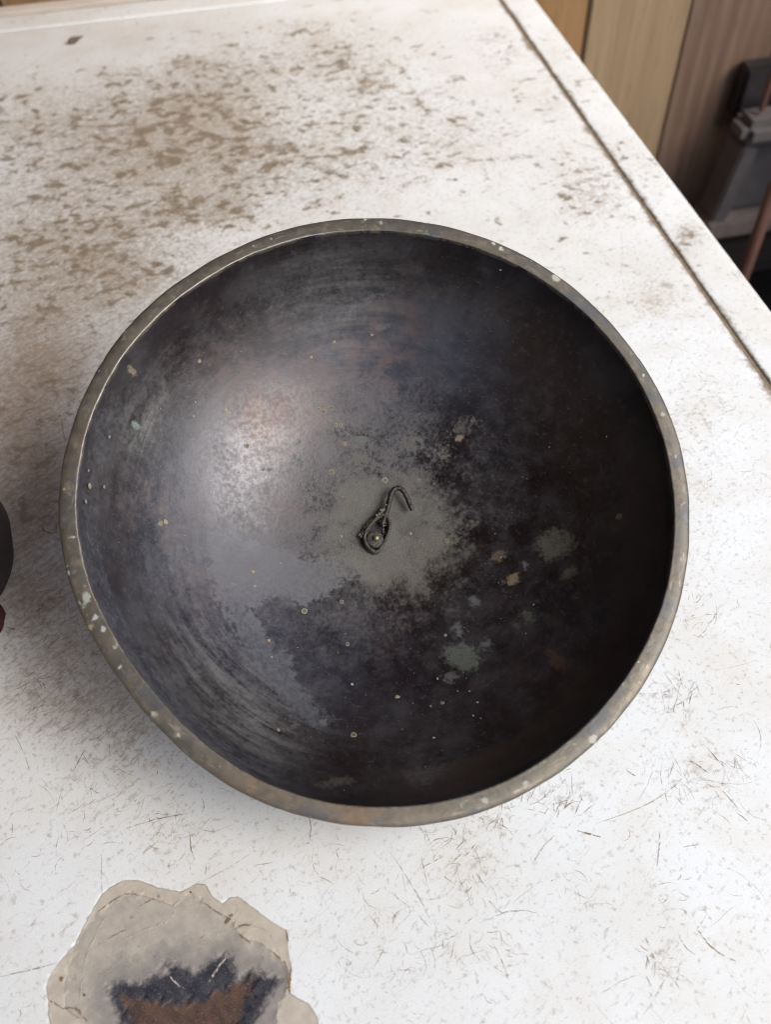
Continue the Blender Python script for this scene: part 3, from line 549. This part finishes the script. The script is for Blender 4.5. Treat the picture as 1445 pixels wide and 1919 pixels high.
RS = [(139,1007,5,WP),(125,1008,4,YP),(119,917,4,GP),(128,1074,5,WP),(123,1061,4,GP),(161,1097,5,GP),(162,1120,11,(.30,.33,.27)),(148,1128,5,GP),(155,1137,5,GP),(178,1156,8,WP),(165,1155,5,GP),(169,1175,8,YP),(192,1178,8,WP),(216,1211,7,GP),(224,1250,6,(.40,.40,.34)),(289,1338,8,(.36,.37,.28)),(333,1378,6,(.36,.35,.26)),(685,411,5,(.55,.52,.42)),(714,417,6,(.30,.29,.23)),(508,448,5,(.30,.31,.26)),(474,462,4,(.38,.32,.22)),(450,460,4,(.40,.38,.28)),(430,470,3,(.40,.38,.28)),(925,456,7,(.48,.45,.38)),(940,466,8,(.5,.47,.4)),(1043,521,12,(.44,.43,.37)),(1207,703,4,(.60,.55,.42)),(1226,713,3,(.5,.36,.2)),(1243,776,7,(.36,.33,.28)),(1198,1240,5,(.55,.47,.25)),(1267,855,5,(.4,.38,.34)),(1112,1385,10,(.36,.36,.30)),(910,1500,8,(.30,.33,.30)),(985,1470,8,(.34,.34,.31)),(184,696,3,(.55,.5,.4)),(306,551,5,(.02,.02,.02)),(232,620,5,(.3,.31,.3))]
rs = np.zeros(len(rv)); rc = np.zeros((len(rv), 3)); ruv = np.c_[(rv-BC)@BA, (rv-BC)@BB]
for px, py, r, c in RS:
    q = on_plane([(px, py)])[0]; f = 1-np.hypot(*(ruv-q).T)/(r*1.15*PX); k = f > rs; rs[k] = f[k]; rc[k] = c
wm = np.zeros(len(rv))
for px, py, r, s in ((655,1532,30,.55),(700,1538,26,.5),(455,1472,36,.45),(560,1500,50,.2),(140,830,60,.2)):
    q = on_plane([(px, py)])[0]; wm += s*np.exp(-(np.hypot(*(ruv-q).T)/(r*PX))**2)
fattr(rme, 'spot', rs); cattr(rme, 'spot_col', rc); fattr(rme, 'warm', wm)
link('rim', rme, MRIM, bowl)['label'] = 'paler worn brass rim with greenish white spots'

# small raised corrosion specks and rings on the inside
def surf(uv, lift=0.):
    uv = np.atleast_2d(uv); r = np.hypot(uv[:, 0], uv[:, 1]); s = r/RIm; h = hprof(s); e = 1e-4
    sl_ = (hprof((r+e)/RIm)-hprof((r-e)/RIm))/(2*e); rad = (uv[:, :1]*BA+uv[:, 1:]*BB)/np.maximum(r, 1e-6)[:, None]
    N = BN-sl_[:, None]*rad; N /= np.linalg.norm(N, axis=1, keepdims=True)
    return l2w(uv[:, 0], uv[:, 1], h)+N*lift, N
SV, SF, SC = [], [], []
def speck(uv, r, col, ring=False, squash=1.):
    P, N = surf(uv); P = P[0]; N = N[0]; a = np.cross(N, BA); a /= np.linalg.norm(a); b = np.cross(N, a); k = 9; n0 = len(SV); ph = rng.uniform(0, 6)
    rings = ((1.05, -.00005), (.8, .00012), (.5, .00003)) if ring else ((1.05, -.00005), (.75, .00010), (.3, .00014))
    jit = rng.uniform(.8, 1.2, k)
    for f, h in rings:
        for j in range(k):
            t = 2*math.pi*j/k+ph; SV.append(P+r*f*jit[j]*(math.cos(t)*a+squash*math.sin(t)*b)+N*h); SC.append(col if not (ring and f < .6) else tuple(c*.35 for c in col))
    SV.append(P+N*rings[-1][1]*(.3 if ring else 1)); SC.append(col if not ring else tuple(c*.3 for c in col))
    for i in range(2):
        for j in range(k): SF.append((n0+i*k+j, n0+i*k+(j+1) % k, n0+(i+1)*k+(j+1) % k, n0+(i+1)*k+j))
    for j in range(k): SF.append((n0+2*k+j, n0+2*k+(j+1) % k, n0+3*k, n0+3*k))
PT, YL, WH = (.26,.22,.15), (.31,.265,.155), (.36,.36,.345)
RINGS = [(597,767,4),(606,772,5),(614,761,3.2),(622,764,4.2),(629,797,4.5),(638,797,4.5),(397,638,4.5),(463,836,5),(722,900,6),(621,885,6),(838,1014,4),(640,1128,4.5),(651,1207,4),(570,1145,6),(663,1377,6),(785,900,4)]
for x, y, r in RINGS: speck(on_bowl([(x, y)])[0], r*PX*1.05, PT if rng.random() < .6 else (.3, .3, .2), True)
DOTS = [(480,604,3,PT),(558,539,3,YL),(540,564,3,WH),(424,556,3.4,WH),(626,641,4,YL),(697,628,4,YL),(583,670,4,YL),(451,659,3,PT),(428,622,3,WH),(374,677,4,PT),(366,754,3,PT),(424,770,6,YL),(430,774,4,TAN),(515,715,4,PT),(505,744,3.4,PT),(362,780,3,PT),(310,978,5,YL),(195,912,4,PT),(168,910,5,(.3,.29,.2)),(161,940,4,PT),(166,882,3,PT),(205,819,3,PT),(449,989,4,YL),(509,1231,3,TAN),(504,1200,4,TAN),(474,1071,4,TAN),(367,1216,4,YL),(376,1229,3,WH),(522,1368,4,YL),(660,1282,3,WH),(745,1306,4,TAN),(820,1272,3,WH),(829,1317,4,GY),(895,1316,3,YL),(887,1341,2.5,WH),(901,1346,2.5,GY),(813,1382,2.5,WH),(858,1295,2,TAN),(1137,818,2,WH),(939,1044,2,WH),(1082,1237,2,WH),(1000,1133,2.5,TAN),(938,506,2.5,WH),(770,1000,3,WH),(1018,1275,3,GY),(807,1323,3,GY),(880,1295,3,GY),(835,1190,4,GY),(1013,1280,2.5,GY),(986,1187,2.5,WH),(1115,1280,3,GY),(640,1005,2.5,WH),(525,1055,2.4,TAN),(477,1098,3,TAN),(330,1140,2.5,WH)]
for x, y, r, c in DOTS: speck(on_bowl([(x, y)])[0], r*PX*.95, c, False, rng.uniform(.7, 1.2))
for _ in range(520):
    t = rng.uniform(0, 2*math.pi); r = RIm*.97*rng.random()**.5; uv = np.array([r*math.cos(t), r*math.sin(t)])
    c = [(.20,.155,.11),(.28,.22,.15),(.22,.22,.22),(.16,.15,.13),(.22,.12,.08)][rng.integers(5)]
    speck(uv, rng.lognormal(-8.55, .40), c, False, rng.uniform(.5, 1.5))
spm = mesh('corrosion_specks', SV, [f if f[2] != f[3] else f[:3] for f in SF]); cattr(spm, 'tone', SC)
ms = Mat('corrosion_specks'); ms.out(ms.mix(ms.noise(ms.obj(), 900, 3), ms.attr('tone', 'Color'), (.12, .11, .09)), .75, 0., None, .2)
tag(link('corrosion_specks', spm, ms.m, bowl), kind='stuff')

# bolt, nut, pear-shaped strap and wire hook at the bottom
def hk(p, h):
    q = on_plane([p], -DEPTH+h)[0]; return l2w(np.array([q[0]]), np.array([q[1]]), np.array([-DEPTH+h]))[0]
nutc = hk((702, 1013), .0015)
def lathe(name, prof, c, ax, k, mat, parent, rough=0., e1=None, phase=0.):
    ax = np.asarray(ax, float); ax = ax/np.linalg.norm(ax); a = np.cross(ax, e1 if e1 is not None else [1, .2, 0]); a /= np.linalg.norm(a); b = np.cross(ax, a)
    V = [np.asarray(c)+ax*h+r*(1+rough*(rng.random()-.5))*(math.cos(2*math.pi*j/k+phase)*a+math.sin(2*math.pi*j/k+phase)*b) for r, h in prof for j in range(k)]
    q = [tuple(x) for x in gridq(len(prof), k, True)[:, ::-1]]; q.append(tuple(range((len(prof)-1)*k, len(prof)*k)))
    return link(name, mesh(name, V, q), mat, parent)
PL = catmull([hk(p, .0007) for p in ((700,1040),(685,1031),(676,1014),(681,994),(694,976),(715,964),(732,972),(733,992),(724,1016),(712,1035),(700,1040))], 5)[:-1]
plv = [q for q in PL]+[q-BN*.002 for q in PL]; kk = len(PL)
link('strap_shade', mesh('strap_shade', plv, [tuple(range(kk))]+[(i, i+kk, (i+1) % kk+kk, (i+1) % kk) for i in range(kk)]), simple('shade_black', (.006, .005, .005), (.014, .012, .011), 500, .6), bowl, smooth=False)  # black sheet painting the dark gap inside the strap and the shade left of it
nut = lathe('nut', [(.0046, -.0012), (.0050, .0018), (.0046, .0027), (.0037, .0032), (.0016, .0034)], nutc, BN+.12*BB, 10, M_dusty, bowl, .10)
lathe('bolt_tip', [(.0017, -.0005), (.0017, .0022), (.0013, .0030), (.0006, .0033)], hk((704, 1010), .0042), BN+.15*BA, 14, M_tip, bowl, .06)
PEAR = [(702,1035,.0012),(690,1026,.0022),(683,1010,.0032),(687,994,.0040),(696,981,.0042),(707,971,.0042),(718,966,.0042),(727,972,.0042),(730,985,.0038),(727,1000,.0028),(720,1016,.0018),(711,1031,.0012)]
P = catmull([hk(p[:2], p[2]) for p in PEAR+PEAR[:1]], 6)[:-1]
v, f = tube(P, .00105, 10, BN, (1., 2.3), True, .22); link('strap', mesh('strap', v, f), M_dusty, bowl)
HOOK = [(716,984,.0035),(721,970,.0045),(726,955,.0056),(729.5,941,.0064),(732,929,.0070),(737,919,.0074),(745,914.5,.0075),(753,917.5,.0074),(759,925,.0071),(765,937,.0064),(769,947,.0058),(773.5,956,.0053)]
P = catmull([hk(p[:2], p[2]) for p in HOOK], 7)
v, f = tube(P, np.linspace(.00150, .00142, len(P))*(1+.07*np.sin(np.arange(len(P))*.9)), 12, BN, (1, 1), False, .13); link('hook', mesh('hook', v, f), M_iron, bowl)
STR = [(729,940,.0058),(722,948,.0052),(714,959,.0048),(705,970,.0044),(697,979,.0042),(689,990,.0036),(681,1000,.0026),(677,1004,.0016)]
P = catmull([hk(p[:2], p[2]) for p in STR], 6)
v, f = tube(P, .00105, 9, BN, (1, 1), False, .3); link('wire_strand', mesh('wire_strand', v, f), M_dusty, bowl)
CV, CF = [], []
def lump(c, r):
    bm = bmesh.new(); bmesh.ops.create_icosphere(bm, subdivisions=2, radius=1); n0 = len(CV); ph = rng.uniform(0, 6, 3)
    for w in bm.verts:
        k = 1+.22*math.sin(5*w.co.x+ph[0])+.22*math.sin(6*w.co.y+ph[1])+.2*math.sin(7*w.co.z+ph[2]); CV.append(np.array(c)+r*k*np.array(w.co))
    for q in bm.faces: CF.append([n0+x.index for x in q.verts])
    bm.free()
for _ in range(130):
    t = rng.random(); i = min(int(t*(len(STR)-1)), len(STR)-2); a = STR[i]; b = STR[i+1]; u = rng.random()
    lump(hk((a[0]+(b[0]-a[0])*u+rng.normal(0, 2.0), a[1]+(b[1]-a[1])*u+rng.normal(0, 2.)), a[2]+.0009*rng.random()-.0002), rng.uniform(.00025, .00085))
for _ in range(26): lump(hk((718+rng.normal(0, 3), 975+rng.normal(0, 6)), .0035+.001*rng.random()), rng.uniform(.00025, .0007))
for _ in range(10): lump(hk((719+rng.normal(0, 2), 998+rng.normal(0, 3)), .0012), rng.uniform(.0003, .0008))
for _ in range(260):
    th = rng.uniform(0, 6.28); rr = abs(rng.normal(0, 26))+4
    q = on_bowl([(702+rr*math.cos(th), 1012+rr*1.1*math.sin(th))]); lump(surf(q, .00003)[0][0], rng.uniform(.00008, .00026))
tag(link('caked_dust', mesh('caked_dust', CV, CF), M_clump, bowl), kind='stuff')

# ------------------------------------------------------------------ small things on the table
hc = at_z([(128, 85), (156, 73)]); ax = hc[1]-hc[0]; L = np.linalg.norm(ax)
husk = lathe('seed_husk', [(.0006, 0), (.0022, L*.10), (.0032, L*.28), (.0030, L*.42), (.0020, L*.62), (.0011, L*.82), (.0004, L)], hc[0]+[0, 0, .0030], ax, 12,
             simple('brown_husk', (.055, .035, .025), (.14, .09, .06), 260, .7, stretch=(1, 1, 4)), None, .12, e1=[0, 0, 1])
tag(husk, 'small dark brown seed husk lying near the back lip of the table', 'seed husk')

# round black vessel and dark red cloth, both cut off by the left edge of the photo
vp = at_z([(20, 1010)], .03)[0]; vr = .062; vc = vp+np.array([-vr, 0, -.03])
M_pot = simple('blackened_iron', (.010, .005, .0045), (.018, .010, .009), 90, .75, 0.)
pot = tag(empty('iron_pot', tuple(vc)), 'round black iron pot cut off by the left edge of the photo', 'pot')
lathe('pot_body', [(.040, 0.0005), (.050, .004), (.058, .014), (vr, .030), (.060, .044), (.056, .052), (.055, .058)], vc, [0, 0, 1], 64, M_pot, pot)
lathe('pot_rim', [(.0545, .0565), (.0590, .0570), (.0600, .0590), (.0585, .0610), (.0550, .0612), (.0520, .0600), (.0505, .0400), (.046, .012), (.010, .006)], vc, [0, 0, 1], 64, M_pot, pot)
cp = at_z([(3, 1128)], .02)[0]
Mc = Mat('dark_red_cloth'); p_ = Mc.obj(); wv = Mc.math('MULTIPLY', Mc.math('SINE', Mc.mul(Mc.noise(Mc.vscale(p_, (1, 1, 1)), 8, 2), 400)), .5)
Mc.out(Mc.mix(Mc.noise(p_, 600, 3), (.040, .015, .015), (.085, .036, .033)), .95, 0., Mc.bump(Mc.noise(p_, 1300, 2), .9, .0012), .1)
nu, nv = 60, 90; u = np.linspace(0, 1, nu); t = np.linspace(0, 2*math.pi, nv, endpoint=False); U2, T2 = np.meshgrid(u, t, indexing='ij')
rad = .052*np.sin(U2*math.pi*.5+.02)**.6*(1+.05*np.sin(5*T2+2*U2*3)+.03*np.sin(11*T2+4)+.02*np.sin(17*T2-6*U2)); hz = .036*np.cos(U2*math.pi*.5)**.8*(1+.10*np.sin(3*T2+1)+.06*np.sin(7*T2+9*U2))+.0008
cv = np.stack([cp[0]-.0575+rad*np.cos(T2)*1., cp[1]-.006+rad*np.sin(T2)*.62, hz], -1).reshape(-1, 3)
cl = link('cloth', fastmesh('cloth', cv, gridq(nu, nv, True)), Mc.m); tag(cl, 'dark red woven cloth bunched in front of the black pot at the left edge', 'cloth')

# ------------------------------------------------------------------ behind the table
WY = 1.176
wall = tag(empty('plank_wall', (0, WY, -.56)), 'brown wooden wall of upright planks behind and beyond the table', 'wall', kind='structure')
PAL = [((.20, .115, .055), (.28, .175, .09)), ((.26, .165, .085), (.33, .22, .12)), ((.22, .125, .06), (.30, .185, .10)), ((.17, .105, .065), (.26, .17, .10)), ((.24, .17, .10), (.31, .22, .135))]
cols = {3: ((.25, .135, .055), (.32, .185, .08)), 4: ((.27, .185, .105), (.33, .235, .135)), 5: ((.14, .080, .055), (.22, .145, .098)), 6: ((.13, .08, .06), (.20, .135, .10)), -1: ((.26, .15, .07), (.34, .21, .11)), -2: ((.30, .18, .09), (.36, .23, .12))}
for k in range(-6, 11):
    x0 = .514+.1462*(k-4); c = cols.get(k, PAL[k % 5])
    m = simple('weathered_plank', c[0], c[1], 22, .7, stretch=(3.2, 3.2, .12), bump=.5, bdist=.002, c3=tuple(a*.62 for a in c[0]))
    dz = rng.uniform(-.002, .002)
    box('plank', (x0+.0012, WY+dz, -.56), (x0+.1450, WY+.022, 1.1), m, wall, bevel=.0025, seg=2)
box('baseboard', (-.7, WY-.02, -.56), (1.55, WY-.003, -.485), simple('dark_baseboard', (.045, .032, .025), (.08, .058, .045), 30, .7, stretch=(.2, 3, 3)), wall, bevel=.003)
fl = mesh('floor', [(-30, -30, -.56), (30, -30, -.56), (30, 30, -.56), (-30, 30, -.56)], [(0, 1, 2, 3)])
tag(link('floor', fl, simple('dark_floor', (.012, .010, .010), (.022, .019, .018), 14, .85)), 'dark floor below the table', 'floor', kind='structure')
side = tag(empty('side_blocker', (-.95, 0, -.56)), 'unseen brown board wall added left of the table to block sky light', 'wall', kind='structure')  # out of view, added to darken the sky on the left
box('blocker_board', (-.97, -1.3, -.56), (-.95, WY-.002, 1.70), simple('side_blocker_boards', (.20, .13, .08), (.27, .18, .11), 8, .8, stretch=(1, 3, .3)), side, .003)
sky_blocker = box('sky_blocker', (-1.5, -1.3, 1.70), (.85, 1.6, 1.74), simple('blocker_boards', (.18, .12, .075), (.25, .17, .11), 8, .8, stretch=(.3, 3, 1)), None, .003); tag(sky_blocker, 'unseen boards added over the table to block sky light', 'sky_blocker', kind='structure')  # out of view, added to cut the light from overhead
low = box('low_blocker', (1.02, .35, -.56), (1.06, WY-.002, .03), simple('low_blocker_boards', (.16, .11, .07), (.22, .15, .10), 8, .8, stretch=(1, 3, .3)), None, .003); tag(low, 'unseen low board wall added on the right to shade planks and floor', 'wall', kind='structure')  # out of view, added to shade the lower planks and the floor
# white frame with a recessed panel, dark box, reddish poles
M_wht = simple('dull_white_paint', (.070, .062, .066), (.098, .089, .093), 25, .6)
FY = 1.075
a0, a1 = at_y([(1394, 282)], FY)[0], at_y([(1333, 418)], FY)[0]
cab = tag(empty('white_frame', (a1[0]+.08, FY, a1[2])), 'dull white frame with a sunken panel standing at the plank wall on the right', 'frame')
zt, zb = a0[2], a1[2]; xl = a1[0]
w_ = .026
box('post', (xl, FY, zb), (xl+w_, FY+.05, zt+.004), M_wht, cab, .003, rot=(Vector((xl, FY, zb)), 'Y', math.atan2(a0[0]-a1[0], zt-zb)))
box('panel', (xl+w_+.014, FY+.022, zb+.004), (xl+.34, FY+.05, zt-.004), M_wht, cab, .002)
box('top_rail', (a0[0]-.006, FY-.006, zt+.002), (xl+.34, FY+.05, zt+.040), simple('pale_paint', (.085, .076, .076), (.112, .100, .100), 20, .6), cab, .012)
box('bottom_rail', (xl-.004, FY-.004, zb-.03), (xl+.34, FY+.05, zb), simple('grey_brown_rail', (.12, .095, .085), (.18, .145, .13), 25, .7), cab, .003)
b0, b1 = at_y([(1402, 128)], WY-.03)[0], at_y([(1372, 222)], WY-.03)[0]
sb = tag(empty('wall_box', (b1[0]+.03, WY-.03, b1[2])), 'black square box fixed to the plank wall above the white frame', 'box')
M_blk = simple('black_plastic', (.010, .008, .009), (.018, .015, .015), 40, .5)
box('box_body', (b1[0]+.002, WY-.03, b1[2]), (b1[0]+.09, WY-.004, b0[2]), M_blk, sb, .003)
box('box_cover', (b1[0]+.006, WY-.034, b1[2]+.005), (b1[0]+.052, WY-.0305, b0[2]-.004), simple('dull_black_cover', (.018, .014, .016), (.035, .028, .030), 60, .5), sb, .0015)
M_pole = simple('reddish_brown_pole', (.10, .045, .032), (.15, .072, .052), 30, .6, stretch=(4, 4, .3))
for (pa, yy, rr, z1, lab) in (((1394, 517), .93, .0085, -.22, 'reddish brown pole standing on the dark floor in front of the white frame'), ((1428, 205), FY+.02, .0045, .35, 'thin brown rod standing upright in front of the black wall box')):
    q = at_y([pa], yy)[0]
    zb_ = -.56 if rr > .006 else zt+.046
    pl = lathe('pole', [(rr, 0), (rr, .03), (rr*.98, .1), (rr, z1-zb_-.005), (rr*.6, z1-zb_)], (q[0], yy, zb_), [0, 0, 1], 16, M_pole, None)
    tag(pl, lab, 'pole' if rr > .006 else 'rod'); pl.name = 'pole' if rr > .006 else 'rod'
